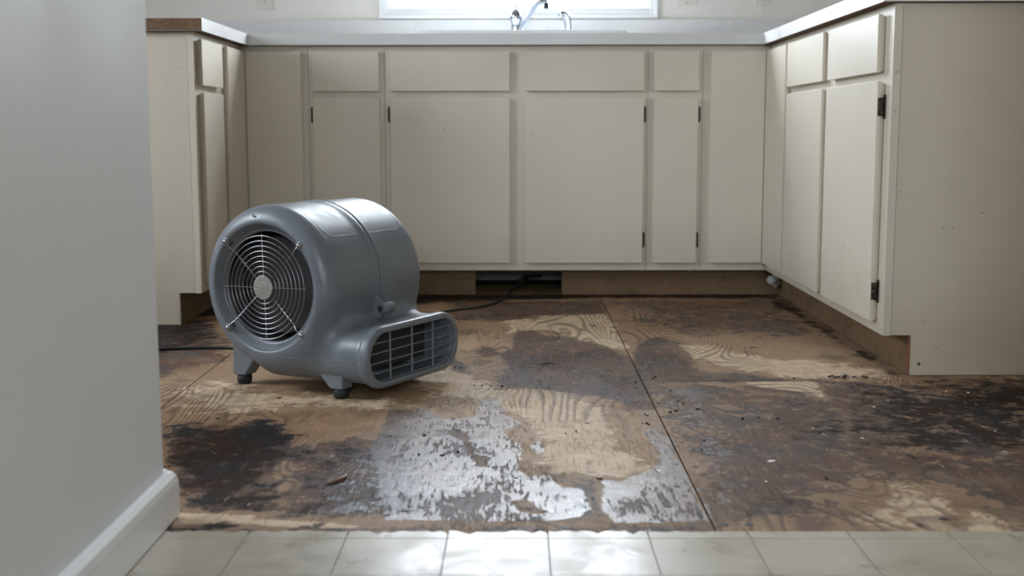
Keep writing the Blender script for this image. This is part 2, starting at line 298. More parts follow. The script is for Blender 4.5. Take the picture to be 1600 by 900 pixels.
# measured on the photograph's floor plane, metres: stains and other tone areas (softness, strength, outline), nail heads, debris
FIELDS = {
 'wet': [
 (0.02,1,[(0.693,-1.748),(0.758,-1.748),(0.817,-1.835),(0.87,-1.806),(0.883,-1.636),(0.911,-1.636),(0.934,-1.806),(0.967,-1.862),(0.947,-1.905),(0.929,-1.926),(0.936,-1.976),(0.963,-2.025),(0.966,-2.062),(0.958,-2.15),(0.952,-2.212),(0.982,-2.252),(1.009,-2.24),(1.016,-2.29),(1.06,-2.326),(1.066,-2.412),(1.053,-2.469),(1.009,-2.482),(0.854,-2.488),(0.757,-2.482),(0.738,-2.308),(0.687,-2.062)]),
 (0.05,0.44,[(0.587,-2.232),(0.657,-2.015),(0.693,-1.748),(0.758,-1.748),(0.854,-2.488),(0.631,-2.482)]),
 (0.012,-1,[(0.813,-1.941),(0.84,-1.905),(0.867,-1.966),(0.885,-2.107),(0.914,-2.129),(0.91,-2.192),(0.888,-2.192),(0.864,-2.085),(0.851,-2.015)]),
 (0.012,-1,[(0.948,-2.395),(0.971,-2.372),(0.988,-2.412),(1.01,-2.444),(0.99,-2.463),(0.96,-2.438)]),
 (0.012,1,[(0.984,-2.015),(1.006,-2.006),(1.007,-2.085),(0.995,-2.107),(0.986,-2.062)]),
 (0.03,1,[(1.211,-1.926),(1.238,-1.915),(1.248,-2.015),(1.245,-2.15),(1.246,-2.344),(1.245,-2.481),(1.105,-2.491),(1.091,-2.412),(1.106,-2.271),(1.137,-2.278),(1.18,-2.224),(1.208,-2.171),(1.215,-2.062)]),
 (0.08,0.6,[(1.186,-1.624),(1.253,-1.591),(1.25,-1.862),(1.205,-1.862),(1.183,-1.748)]),
 (0.1,0.55,[(1.265,-1.486),(1.429,-1.522),(1.399,-2.062),(1.305,-2.444),(1.258,-2.491)]),
 ],
 'dark': [
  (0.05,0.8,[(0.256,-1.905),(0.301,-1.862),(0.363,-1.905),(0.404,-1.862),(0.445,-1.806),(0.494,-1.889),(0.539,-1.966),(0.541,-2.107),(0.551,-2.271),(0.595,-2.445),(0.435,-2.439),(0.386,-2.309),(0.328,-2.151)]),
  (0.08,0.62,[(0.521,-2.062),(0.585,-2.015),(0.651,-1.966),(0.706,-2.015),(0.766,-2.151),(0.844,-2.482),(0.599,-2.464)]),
  (0.15,0.72,[(1.702,-1.487),(2.313,-1.413),(2.013,-2.062),(1.768,-2.15),(1.65,-2.232),(1.576,-2.062)]),
  (0.1,0.5,[(1.511,-1.624),(1.661,-1.591),(1.659,-2.062),(1.518,-2.15),(1.442,-1.966)]),
  (0.1,0.42,[(1.347,-2.15),(1.507,-2.192),(1.502,-2.444),(1.337,-2.481),(1.291,-2.412)]),
 (0.05,0.9,[(-0.348,0.053),(1.306,0.097),(1.895,0.094),(1.833,-0.041),(1.252,-0.022),(0.717,-0.117),(-0.179,-0.515)]),  # darker floor strip along the back toe boards
 (0.05,0.8,[(1.891,0.077),(1.888,-1.375),(1.851,-1.413),(1.817,-0.008)]),  # darker floor strip along the right-hand toe board
 (0.08,0.8,[(-0.66,-0.513),(0.018,-0.579),(0.13,-0.922),(0.031,-1.163),(-0.347,-1.25)]),
 (0.03,0.8,[(1.014,-1.182),(1.056,-1.165),(1.05,-1.269),(1.023,-1.31),(1.005,-1.252)]),
 (0.03,0.5,[(0.733,-0.384),(1.021,-0.385),(0.94,-0.582),(0.861,-0.557)]),
 (0.06,0.6,[(1.569,-1.413),(1.691,-1.413),(1.732,-1.487),(1.618,-1.529)]),
 (0.04,0.7,[(0.442,-2.483),(0.722,-2.512),(0.727,-2.547),(0.461,-2.547)]),
 (0.04,0.5,[(0.874,-2.506),(1.244,-2.523),(1.24,-2.546),(0.876,-2.547)]),
 (0.04,0.6,[(0.945,-2.379),(0.965,-2.361),(0.991,-2.395),(1.019,-2.444),(0.99,-2.469),(0.95,-2.444)]),
  (0.02,-1,[(1.484,-1.465),(1.648,-1.465),(1.63,-1.656),(1.611,-1.571),(1.53,-1.529)]),
  (0.14,-0.75,[(1.522,-2.444),(1.526,-2.361),(1.586,-2.3),(1.62,-2.325),(1.652,-2.411),(1.664,-2.534),(1.512,-2.54)]),
 ],
 'mid': [
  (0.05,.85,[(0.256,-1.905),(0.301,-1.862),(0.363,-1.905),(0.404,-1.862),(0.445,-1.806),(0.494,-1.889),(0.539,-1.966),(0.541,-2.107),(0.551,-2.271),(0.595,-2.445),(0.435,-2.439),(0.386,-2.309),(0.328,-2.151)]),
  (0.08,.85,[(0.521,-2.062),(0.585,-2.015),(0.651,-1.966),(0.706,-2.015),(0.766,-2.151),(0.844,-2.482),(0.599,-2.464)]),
 (0.025,1,[(0.941,-0.817),(0.96,-0.727),(1.007,-0.715),(1.024,-0.817),(1.115,-0.84),(1.128,-0.935),(1.157,-0.904),(1.188,-0.976),(1.219,-1.073),(1.248,-1.183),(1.253,-1.374),(1.26,-1.486),(1.243,-1.748),(1.216,-1.748),(1.17,-1.656),(1.089,-1.59),(1.011,-1.543),(0.916,-1.5),(0.911,-1.412),(0.931,-1.252),(0.913,-1.119),(0.943,-1.024)]),
 (0.02,1,[(0.846,-1.091),(0.864,-0.985),(0.899,-1.024),(0.906,-1.091),(0.877,-1.146)]),
 (0.03,1,[(1.232,-1.472),(1.258,-1.165),(1.28,-0.976),(1.317,-0.872),(1.361,-0.84),(1.396,-0.925),(1.404,-1.12),(1.385,-1.472)]),
 (0.04,0.9,[(1.378,-1.472),(1.382,-1.389),(1.489,-1.351),(1.554,-1.413),(1.631,-1.472)]),
  (0.06,0.62,[(1.256,-1.501),(2.299,-1.443),(1.811,-2.499),(1.257,-2.5)]),
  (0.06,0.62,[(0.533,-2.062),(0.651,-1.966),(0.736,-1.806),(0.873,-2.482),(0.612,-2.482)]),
  (0.04,0.75,[(0.715,-0.085),(1.259,-0.087),(1.252,-0.386),(1.062,-0.412),(0.94,-0.544),(0.881,-0.557),(0.74,-0.518)]),
  (0.15,0.58,[(1.263,-0.022),(1.858,-0.024),(1.87,-0.977),(1.628,-0.873),(1.463,-0.763),(1.286,-0.762)]),
  (0.05,0.75,[(-0.717,-0.379),(0.012,-0.516),(0.214,-1.163),(0.112,-1.411),(-0.279,-1.411)]),
 (0.04,0.9,[(0.809,-1.915),(0.839,-1.889),(0.874,-1.966),(0.92,-2.129),(0.91,-2.212),(0.882,-2.192)]),
  (0.05,0.65,[(1.014,-2.271),(1.108,-2.232),(1.105,-2.491),(1.028,-2.491)]),
 (0.02,0.8,[(0.778,-1.164),(0.831,-1.251),(0.844,-1.373),(0.795,-1.334)]),
 (0.04,0.8,[(0.456,-2.53),(0.722,-2.506),(1.245,-2.517),(1.24,-2.546),(0.461,-2.547)]),
  (0.02,-1,[(1.484,-1.465),(1.648,-1.465),(1.63,-1.656),(1.611,-1.571),(1.53,-1.529)]),
  (0.14,-0.75,[(1.522,-2.444),(1.526,-2.361),(1.586,-2.3),(1.62,-2.325),(1.652,-2.411),(1.664,-2.534),(1.512,-2.54)]),
 ],
 'pale': [
 (0.02,1,[(1.484,-1.465),(1.648,-1.465),(1.63,-1.656),(1.611,-1.571),(1.53,-1.529)]),
  (0.12,0.75,[(1.522,-2.444),(1.526,-2.361),(1.586,-2.3),(1.62,-2.325),(1.652,-2.411),(1.664,-2.534),(1.512,-2.54)]),
 (0.05,0.8,[(1.004,-1.536),(1.088,-1.61),(1.136,-1.748),(1.138,-2.062),(1.177,-2.15),(1.193,-2.212),(1.123,-2.252),(1.059,-2.232),(1.016,-2.192),(1.003,-1.966),(0.947,-1.748),(0.831,-1.59)]),
 (0.04,1,[(1.061,-0.44),(1.236,-0.413),(1.245,-1.025),(1.173,-0.925),(1.131,-0.872),(1.092,-0.704),(0.998,-0.704),(0.941,-0.761),(0.92,-0.519)]),
 (0.015,1,[(0.437,-2.455),(0.549,-2.461),(0.564,-2.485),(0.722,-2.506),(0.724,-2.524),(0.589,-2.512),(0.547,-2.495),(0.447,-2.501)]),
 (0.08,0.8,[(1.363,-0.976),(1.468,-0.976),(1.604,-1.166),(1.847,-1.295),(1.823,-1.428),(1.63,-1.413),(1.499,-1.294),(1.423,-1.165)]),
 (0.1,0.5,[(0.227,-1.411),(0.606,-1.623),(0.719,-1.623),(0.703,-1.748),(0.474,-1.748),(0.286,-1.806),(0.228,-1.806),(0.175,-1.623)]),
 (0.05,0.6,[(0.7,-1.412),(0.783,-1.251),(0.915,-1.486),(0.889,-1.623),(0.734,-1.623)]),
 (0.03,0.6,[(0.557,-2.062),(0.609,-2.015),(0.663,-2.062),(0.652,-2.151),(0.591,-2.192)]),
 ],
}
SPOTS = [(1.186,-0.633,0.02),(1.235,-0.996,0.008),(1.412,-0.596,0.02),(1.597,-1.006,0.02),(1.063,-1.034,0.012),(1.098,-1.868,0.008),(1.277,-2.085,0.01),(1.27,-2.188,0.01),(1.222,-2.308,0.011),(1.194,-2.415,0.013),(0.784,-2.438,0.012),(0.759,-2.46,0.01),(0.87,-2.372,0.008),(0.956,-2.259,0.007),(0.9,-0.85,0.014),(1.806,-0.671,0.01),(1.636,-0.442,0.015),(0.826,-2.103,0.007),(0.734,-1.818,0.005),(1.033,-2.518,0.016),(0.844,-2.521,0.012),(1.215,-2.517,0.012),(1.267,-2.505,0.014),(1.304,-2.505,0.012),(1.603,-2.478,0.014),(1.557,-2.505,0.01),(1.567,-1.749,0.01),(1.64,-0.521,0.008),(1.812,-1.278,0.008),(1.856,-1.026,0.006),(0.643,-2.344,0.007),(0.345,-1.829,0.012),(0.433,-1.636,0.01),(0.713,-2.438,0.012),(1.402,-1.862,0.006)]
CRUMBS = [(0.858,-1.507),(0.876,-1.507),(0.894,-1.507),(0.898,-1.511),(0.92,-1.515),(0.923,-1.515),(1.233,-1.472),(1.231,-1.529),(1.209,-1.873),(1.217,-1.873),(1.22,-1.884),(1.222,-1.795),(1.226,-1.807),(1.308,-1.669),(1.316,-1.688),(1.277,-1.778),(1.29,-1.766),(1.311,-2.015),(1.297,-2.076),(0.783,-1.26),(0.802,-1.285),(0.817,-1.293),(1.612,-1.428),(1.278,-1.427),(1.286,-1.412),(1.451,-1.824),(1.261,-1.688),(1.073,-1.941),(1.052,-1.956),(1.303,-1.564),(0.78,-1.971),(0.821,-2.116),(0.849,-2.094),(0.714,-1.976),(0.78,-2.112),(1.755,-1.508),(1.416,-1.835),(1.338,-1.748),(1.488,-1.835),(1.479,-2.263)]
CHIPS = [(1.409,-2.154),(1.204,-2.216),(1.922,-1.571),(1.967,-1.584),(1.541,-1.91),(1.616,-1.991),(1.021,-1.073),(1.716,-1.725),(1.891,-1.936),(1.374,-2.282)]

# ------------------------------------------------------------------ the room
W, YL, YR, TOE, TK, CT, CB, OH, FT = 1.83, -.614, -1.39, .063, .097, .914, .876, .033, .019
YB = .62                     # kitchen back wall
floor = struct(obj('floor', B(-1.6, 3.6, -6.6, YB+.02, -.06, -.013), M_ply_under))
def poly_sd(X, Y, pts):
    P = np.array(pts, float); d = np.full(X.shape, 1e9); ins = np.zeros(X.shape, bool); n = len(P)
    for i in range(n):
        ax, ay = P[i]; bx, by = P[(i+1) % n]; ex, ey = bx-ax, by-ay
        t = np.clip(((X-ax)*ex + (Y-ay)*ey)/(ex*ex+ey*ey+1e-12), 0, 1)
        d = np.minimum(d, np.hypot(X-ax-t*ex, Y-ay-t*ey))
        c = ((ay > Y) != (by > Y)); ins ^= c & (X < (ex*(Y-ay)/(ey if abs(ey) > 1e-9 else 1e-9) + ax))
    return np.where(ins, -d, d)
def sheet(x0, x1, y0, y1, m, step=.012, ztop=0.):
    g_ = .0015; x0 += g_; x1 -= g_; y0 += g_; y1 -= g_
    xs = np.linspace(x0, x1, max(2, int((x1-x0)/step))); ys = np.linspace(y0, y1, max(2, int((y1-y0)/step)))
    X, Y = np.meshgrid(xs, ys); nx, ny = len(xs), len(ys)
    co = np.stack([X, Y, np.full_like(X, ztop)], -1).reshape(-1, 3)
    idx = np.arange(nx*ny).reshape(ny, nx)
    F = np.stack([idx[:-1,:-1], idx[:-1,1:], idx[1:,1:], idx[1:,:-1]], -1).reshape(-1, 4).tolist()
    rim = list(idx[0,:]) + list(idx[1:,-1]) + list(idx[-1,-2::-1]) + list(idx[-2:0:-1,0])
    k = len(co); low = co[rim].copy(); low[:,2] = ztop-.012; co = np.vstack([co, low]); n = len(rim)
    for i in range(n): F.append((rim[i], k+i, k+(i+1) % n, rim[(i+1) % n]))
    F.append(tuple(range(k, k+n)))
    me = bpy.data.meshes.new('plywood_sheet'); me.from_pydata(co.tolist(), [], [tuple(int(v) for v in f) for f in F]); me.update()
    for key, L in FIELDS.items():
        val = np.zeros(len(co))
        for soft, wt, pts in L:
            v = np.clip(.5 - poly_sd(co[:,0], co[:,1], pts)/(2*soft), 0, 1)
            val = np.maximum(val, v*wt) if wt > 0 else val*(1-v)
        a = me.attributes.new(key, 'FLOAT', 'POINT'); a.data.foreach_set('value', val.astype(np.float32))
    return obj('plywood_sheet', me, m, floor)
SX = 1.25; YX = -1.443; SL = .2
sheets = [sheet(SL, SX, -2.60, .35, M_plyA), sheet(-1.55, SL, YX, .35, M_plyA, .03),
          sheet(SX, 2.5, YX, .35, M_plyB), sheet(SX, 2.5, -2.60, YX, M_plyB), sheet(-1.55, SL, -2.60, YX, M_plyA, .03)]
for i, (x, y, r) in enumerate(SPOTS):
    s = sheets[0] if SL < x < SX else sheets[1 if y > YX else 4] if x <= SL else sheets[2] if y > YX else sheets[3]
    obj('nail_head', rings_lathe([(r*.55, -.001), (r*.55, .0003), (r*.45, .0006)], (x, y, 0), seg=10), M_crumb, s)
# vinyl tiles with a torn front row
xs0 = [.421 - .145*k for k in range(0, -20, -1)]
for r_ in range(3):
    for k in range(-3, 16):
        xa = .423+.145*k; xb = xa+.145
        if r_ == 0: ya, yb = -2.576, -2.545
        else: yb = -2.576-.145*(r_-1); ya = yb-.145
        gp = .0012; bm = bmesh.new()
        if r_ == 0:
            n = 14; top = []
            for i in range(n+1):
                x = xa+gp+(xb-xa-2*gp)*i/n; j = (rng.random()-.5)*.008 if x < 1.25 else (rng.random()-.5)*.0015
                if rng.random() < .12 and x < 1.15: j -= .010
                top.append((x, yb+j))
            pts = [(xb-gp, ya+gp), (xa+gp, ya+gp)] + top
            prism(bm, pts, 2, .0002, .0032)
        else: box(bm, xa+gp, xb-gp, ya+gp, yb-gp, .0002, .0032)
        obj('vinyl_tile', bm, M_vinyl, floor)
obj('vinyl_underlay', B(-.05, 2.75, -6.5, -2.556, -.0125, .0016), M_vjoint, floor)
obj('vinyl_field', B(-.05, 2.75, -6.5, -2.576-.29, .0016, .0032), M_vinyl, floor)
# walls
bm = bmesh.new(); WX0, WX1, WZ0, WZ1 = .455, 1.465, 1.062, 2.06
box(bm, -1.7, WX0, YB, YB+.14, -.06, 2.44); box(bm, WX1, 3.7, YB, YB+.14, -.06, 2.44)
box(bm, WX0, WX1, YB, YB+.14, -.06, WZ0); box(bm, WX0, WX1, YB, YB+.14, WZ1, 2.44)
struct(obj('wall_back', bm, M_wallk))
bm = bmesh.new(); LY0, LY1, LZ0, LZ1 = -2.2, -1.3, 1.02, 1.88  # unseen opening, position assumed, lets in fill light from the left
box(bm, -1.7, -1.6, -6.7, LY0, -.06, 2.44); box(bm, -1.7, -1.6, LY1, YB+.14, -.06, 2.44); box(bm, -1.7, -1.6, LY0, LY1, -.06, LZ0); box(bm, -1.7, -1.6, LY0, LY1, LZ1, 2.44)
struct(obj('wall_left', bm, M_wallk))
struct(obj('wall_right', B(3.6, 3.7, -6.7, YB+.14, -.06, 2.44), M_wallr))
bm = bmesh.new(); box(bm, -1.6, .52, -6.7, -6.6, -.06, 2.44); box(bm, 1.55, 3.6, -6.7, -6.6, -.06, 2.44); box(bm, .52, 1.55, -6.7, -6.6, 2.0, 2.44); box(bm, .52, 1.55, -6.7, -6.6, -.06, 1.0)  # opening added out of view to let fill light in from behind
struct(obj('wall_rear', bm, M_wallr))
struct(obj('added_shade_wall', B(1.84, 3.6, -2.74, -2.62, -.012, 2.44), M_wallr))  # unseen wall, added to keep rear light off the right end panel
struct(obj('ceiling', B(-1.7, 3.7, -6.7, YB+.14, 2.44, 2.54), M_ceil))
wf = struct(obj('wall_front_left', bevel_all(B(.30, .427, -6.6, -2.487, -.012, 2.44), .004), M_wall))
bm = bmesh.new(); H = .075; th = .018
prof = [(.4272, .0035), (.4272+th, .0035), (.4272+th, H-.016), (.4272+th*.88, H-.007), (.4272+th*.6, H-.0015), (.4272+th*.2, H), (.4272, H)]
v0 = [bm.verts.new((x, -6.6, z)) for x, z in prof]
v1 = [bm.verts.new((x, -2.468 - (.006 if z > H-.01 else 0), z)) for x, z in prof]; n = len(prof)
bm.faces.new(v0); bm.faces.new(v1[::-1])
for i in range(n): bm.faces.new((v0[i], v0[(i+1)%n], v1[(i+1)%n], v1[i]))
bmesh.ops.recalc_face_normals(bm, faces=bm.faces[:]); bevel_all(bm, .003, 3, 1.0)
bb = struct(obj('baseboard_left', bm, M_trim, smooth=False))
obj('baseboard_return', bevel_all(B(.29, .4268, -2.4868, -2.468, .0035, H), .002), M_trim, bb)
# the window over the sink
wn = bpy.data.objects.new('window_1', None); C.objects.link(wn); wn.location = (.96, YB, 1.02); ORG[wn] = np.array((.96, YB, 1.02)); struct(wn)
def casing(bm, x0, x1, z0, z1, wd, prof, y):
    """mitred frame: prof = [(inset 0..wd, thickness)]"""
    R = []
    for ins, t_ in prof:
        R.append([bm.verts.new(p) for p in ((x0+ins, y-t_, z0+ins), (x1-ins, y-t_, z0+ins), (x1-ins, y-t_, z1-ins), (x0+ins, y-t_, z1-ins))])
    for a, b in zip(R, R[1:]):
        for k in range(4): bm.faces.new((a[k], a[(k+1)%4], b[(k+1)%4], b[k]))
    bmesh.ops.recalc_face_normals(bm, faces=bm.faces[:]); return bm
CX0, CX1, CZ0, CZ1 = .412, 1.508, 1.0215, 2.10
pr = [(0,0),(0,.018),(.004,.021),(.014,.021),(.017,.016),(.030,.015),(.033,.012),(.040,.011),(.043,.006),(.0445,.0),(.0445,-.05)]
obj('window_casing', casing(bmesh.new(), CX0, CX1, CZ0, CZ1, .045, pr, YB), M_trim, wn)
for nm, z0, z1, yo in (('lower_sash', WZ0+.002, 1.57, .05), ('upper_sash', 1.55, WZ1-.002, .085)):
    bm = bmesh.new(); s_ = .012 if nm == 'lower_sash' else .03
    xs_, zs_ = (WX0+.002, WX0+s_+.002, WX1-s_-.002, WX1-.002), (z0, z0+.010, z1-.03, z1)
    box(bm, xs_[0], xs_[1], YB+yo, YB+yo+.03, z0, z1); box(bm, xs_[2], xs_[3], YB+yo, YB+yo+.03, z0, z1)
    box(bm, xs_[1], xs_[2], YB+yo, YB+yo+.03, z0, zs_[1]); box(bm, xs_[1], xs_[2], YB+yo, YB+yo+.03, zs_[2], z1)
    sh = obj(nm, bm, M_trim, wn)
    obj('glass_pane', B(xs_[1], xs_[2], YB+yo+.013, YB+yo+.017, zs_[1], zs_[2]), M_glass, sh)
# ------------------------------------------------------------------ cabinets
def mapper(side):
    """local cabinet space: u along the run, d = distance proud of the face frame, z up -> world"""
    if side == 'back':  return lambda u, d, z: (u, -d, z)
    if side == 'right': return lambda u, d, z: (W-d, u, z)
    return lambda u, d, z: (d, u, z)
def mbox(bm, f, u0, u1, d0, d1, z0, z1, mi=0):
    a = f(u0, d0, z0); b = f(u1, d1, z1)
    return box(bm, min(a[0],b[0]), max(a[0],b[0]), min(a[1],b[1]), max(a[1],b[1]), z0, z1, mi)
def slab(f, u0, u1, z0, z1, th=.019, ch=.006):
    """flat slab front, the hidden back edge chamfered as a finger pull"""
    bm = bmesh.new(); e = .0009
    L = [(e, th), (0, th-e), (0, .011), (ch, .0006), ]
    R = []
    for ins, d in L:
        R.append([bm.verts.new(f(u, d, z)) for u, z in ((u0+ins, z0+ins), (u1-ins, z0+ins), (u1-ins, z1-ins), (u0+ins, z1-ins))])
    bm.faces.new(R[0]); bm.faces.new(R[-1][::-1])
    for a, b in zip(R, R[1:]):
        for k in range(4): bm.faces.new((a[k], a[(k+1)%4], b[(k+1)%4], b[k]))
    bmesh.ops.recalc_face_normals(bm, faces=bm.faces[:]); return bm
def hinge(f, u, z0, z1, sgn, door):
    """dark surface hinge: rounded leaf on the frame beside the door, knuckle at the edge, tab on the door"""
    bm = bmesh.new()
    h = z1-z0; pts = []
    for a in range(7):
        t_ = math.pi/2*a/6; pts.append((u+sgn*(.0045+.0055*math.sin(t_)), z0+.009*(1-math.cos(t_)) if True else 0))
    pts = [(u+sgn*.0005, z0)] + pts + [(p[0], z1-(p[1]-z0)) for p in pts[::-1]] + [(u+sgn*.0005, z1)]
    v0 = [bm.verts.new(f(a, .0005, z)) for a, z in pts]; v1 = [bm.verts.new(f(a, .0035, z)) for a, z in pts]
    bm.faces.new(v0[::-1]); bm.faces.new(v1); n = len(pts)
    for i in range(n): bm.faces.new((v0[i], v0[(i+1)%n], v1[(i+1)%n], v1[i]))
    tube(bm, [f(u+sgn*.0032, .0065, z0+h*.12), f(u+sgn*.0032, .0065, z1-h*.12)], .0032, seg=8)
    for k in (.12, .5): mbox(bm, f, u+sgn*.0002, u+sgn*.0022, .004, .017, z0+h*k, z0+h*(k+.36))
    bmesh.ops.recalc_face_normals(bm, faces=bm.faces[:])
    return obj('hinge', bm, M_hinge, door)
def cabinet(name, label, side, u0, u1, openings, depth=.59, group=None, box_u=None):
    f = mapper(side); ub0, ub1 = box_u or (u0, u1)
    c = f((u0+u1)/2, -.2, 0); t_ = thing(name, label, 'cabinet', (c[0], c[1], TK), group)
    bm = bmesh.new(); g_ = .0006
    if name == 'sink_cabinet':                  # open on top for the basin
        mbox(bm, f, ub0+g_, ub1-g_, -depth, -FT, TK+.001, TK+.016)
        for q in (ub0+g_, ub1-g_-.016): mbox(bm, f, q, q+.016, -depth, -FT, TK+.016, CB-.001)
        mbox(bm, f, ub0+.017, ub1-.017, -depth, -depth+.01, TK+.016, CB-.001)
    else: mbox(bm, f, ub0+g_, ub1-g_, -depth, -FT, TK+.001, CB-.001)
    obj('carcass', bm, M_cabs, t_)
    # face frame: stiles and rails left round the openings
    bm = bmesh.new(); mbox(bm, f, u0+g_, u1-g_, -FT+.0004, 0, TK, CB-.001)
    bevel_all(bm, .0008, 1); obj('face_frame', bm, M_cab, t_)
    for (kind, a, b, z0, z1, hs) in openings:
        d = obj('door' if kind == 'door' else 'drawer_front' if kind == 'drawer' else 'filler_panel', slab(f, a, b, z0, z1), M_cab, t_)
        for (sd, h0, h1) in hs: hinge(f, b if sd > 0 else a, h0, h1, sd, d)
    return t_
Z0, Z1, D0, D1 = .124, .699, .720, .856
HU, HL = (.612, .668), (.176, .232)
both = lambda s: [(s, *HU), (s, *HL)]
cabinet('corner_cabinet', 'cream corner cabinet with one full-height panel, at the left end of the sink wall', 'back', .001, .234, [('panel', .0205, .212, Z0, D1, [])], box_u=(.001,.234))
cabinet('base_cabinet', 'narrow cream cabinet with drawer over door, directly behind the grey fan', 'back', .234, .497, [('drawer', .25, .480, D0, D1, []), ('door', .25, .481, Z0, Z1, both(-1))])
cabinet('sink_cabinet', 'wide cream sink cabinet with two doors and two drawer fronts under the window', 'back', .497, 1.407, [
    ('drawer', .518, .930, D0, D1, []), ('drawer', .981, 1.393, D0, D1, []), ('door', .517, .930, Z0, Z1, both(-1)), ('door', .981, 1.393, Z0, Z1, both(1))])
cabinet('base_cabinet', 'narrowest cream cabinet with small drawer and tall thin door, right of the sink cabinet', 'back', 1.407, 1.597, [('drawer', 1.428, 1.582, D0, D1, []), ('door', 1.428, 1.581, Z0, Z1, both(1))])
cabinet('corner_cabinet', 'cream corner cabinet with one full-height panel, at the right end of the sink wall', 'back', 1.597, W-.001, [('panel', 1.622, W-.0205, Z0, D1, [])])
cabinet('corner_cabinet', 'slim cream filler cabinet of the right run, nearest the corner', 'right', -.332, .585, [('panel', -.322, -.0195, Z0, D1, [])])
rc = cabinet('base_cabinet', 'two-drawer, two-door cabinet of the right run with its plain side panel toward the camera', 'right', YR, -.333, [
    ('drawer', -.800, -.345, D0, D1, []), ('drawer', -1.325, -.857, D0, D1, []), ('door', -.800, -.345, Z0, Z1, []),
    ('door', -1.338, -.853, Z0, Z1, [(-1, .610, .668), (-1, .170, .226)])], box_u=(YR+.016, -.333))
lc = cabinet('base_cabinet', 'cream cabinet of the left run, drawer over door, ending under the raw countertop edge', 'left', YL, -.322, [
    ('drawer', -.588, -.335, D0, D1, []), ('door', -.580, -.335, Z0, Z1, [])], box_u=(YL+.016, -.322))
cabinet('corner_cabinet', 'slim cream filler cabinet of the left run, touching the corner', 'left', -.321, .585, [('panel', -.267, -.0195, Z0, D1, [])])
# end panels reaching the floor with the toe notch cut out
def end_panel(xs, xn, xe, y0, parent):
    s = 1 if xe > xs else -1
    bm = bmesh.new(); pts = [(xs, CB-.001), (xs, TK+.001), (xn, TK+.001), (xn, .001), (xe, .001), (xe, CB-.001)]
    prism(bm, pts, 1, y0+.0012, y0+.0150); return obj('side_panel', bm, M_cabs, parent)
sp = end_panel(W+FT+.0005, W+TOE+.004, 2.44, YR, rc)
obj('base_strip', bevel_all(B(W+TOE+.03, 2.43, YR-.0006, YR+.001, .003, .040), .0003, 1), M_cabs, sp)
sp2 = end_panel(-FT-.0005, -TOE-.004, -.60, YL, lc)
holes = [(sp, 1.919, YR, .028, .0040), (sp, 1.893, YR, .155, .0012), (sp, 1.885, YR, .215, .0012), (sp, 1.86, YR, .44, .0014), (sp, 2.03, YR, .006, .001), (sp2, -.045, YL, .77, .0016), (sp2, -.064, YL, .60, .0014), (sp2, -.07, YL, .025, .0016), (sp2, -.066, YL, .016, .0016)]
for p_, x, y, z, r in holes:
    obj('nail_hole', rings_lathe([(r, 0), (r*.8, .0010)], (x, y+.0013, z), (0,-1,0), 10), M_slot, p_)
# toe boards
def board(label, a, parent=None):
    o = obj('toe_kick_board', bevel_all(B(*a), .0008, 1), M_toe); tag(o, label, 'board'); return o
b1 = board('brown bare toe board under the sink wall, left of the dark gap', (-.058, .806, TOE, TOE+.016, .002, TK-.001))
b2 = board('brown toe board under the sink wall, right of the dark gap', (1.115, W+TOE-.002, TOE, TOE+.016, .002, TK-.001))
b3 = board('long brown bare toe board under the right-hand run of cabinets', (W+TOE, W+TOE+.015, YR+.0155, TOE+.016, .002, TK-.001))
b4 = board('short brown bare toe board under the left-hand run of cabinets', (-TOE-.015, -TOE, YL+.0155, TOE+.016, .002, TK-.001))
obj('split_edge', bevel_all(B(W+TOE+.0003, W+TOE+.0037, YR+.0005, YR+.0150, .002, TK), .0004, 1), mat('rusty_split_wood', (.20,.085,.045), .7), b3, label='reddish split end of the board')
for bd, x, z in ((b1, .79, .055), (b2, 1.135, .056), (b2, 1.16, .05)):
    obj('nail_head', rings_lathe([(.002, 0), (.0018, .0008)], (x, TOE, z), (0,-1,0), 8), M_slot, bd)
# white scraps caught in the corner
def scrap(c, s, seed, label, flat=False):
    r_ = random.Random(seed); bm = bmesh.new(); bmesh.ops.create_icosphere(bm, subdivisions=3, radius=1)
    for v in bm.verts:
        n_ = v.co.normalized(); k = 1 + .35*math.sin(5*n_.x+seed)*math.cos(7*n_.z) + .2*math.sin(11*n_.y+3*n_.x)
        v.co = Vector((n_.x*s[0]*k, n_.y*s[1]*k, n_.z*s[2]*k)) + Vector(c)
    o = obj('paper_scrap', bm, M_paper, smooth=True); return tag(o, label, 'scrap')
scrap((1.868, .028, .058), (.024, .012, .022), 1, 'crumpled white scrap stuck in the right rear corner under the cabinets')
scrap((1.567, .048, .088), (.009, .006, .0045), 5, 'tiny white scrap clinging to the toe board right of the dark gap')
# countertop, one U-shaped piece with the sink cut out
def cells(bm, xs, ys, solid, z0, z1):
    V = {}
    def v(i, j, k):
        if (i,j,k) not in V: V[(i,j,k)] = bm.verts.new((xs[i], ys[j], (z0,z1)[k]))
        return V[(i,j,k)]
    S = lambda i, j: 0 <= i < len(xs)-1 and 0 <= j < len(ys)-1 and solid((xs[i]+xs[i+1])/2, (ys[j]+ys[j+1])/2)
    for i in range(len(xs)-1):
        for j in range(len(ys)-1):
            if not S(i,j): continue
            bm.faces.new((v(i,j,1), v(i+1,j,1), v(i+1,j+1,1), v(i,j+1,1)))
            bm.faces.new((v(i,j+1,0), v(i+1,j+1,0), v(i+1,j,0), v(i,j,0))).material_index = 1
            for di, dj, a, b in ((-1,0,(i,j+1),(i,j)), (1,0,(i+1,j),(i+1,j+1)), (0,-1,(i,j),(i+1,j)), (0,1,(i+1,j+1),(i,j+1))):
                if not S(i+di, j+dj): bm.faces.new((v(*a,0), v(*b,0), v(*b,1), v(*a,1)))
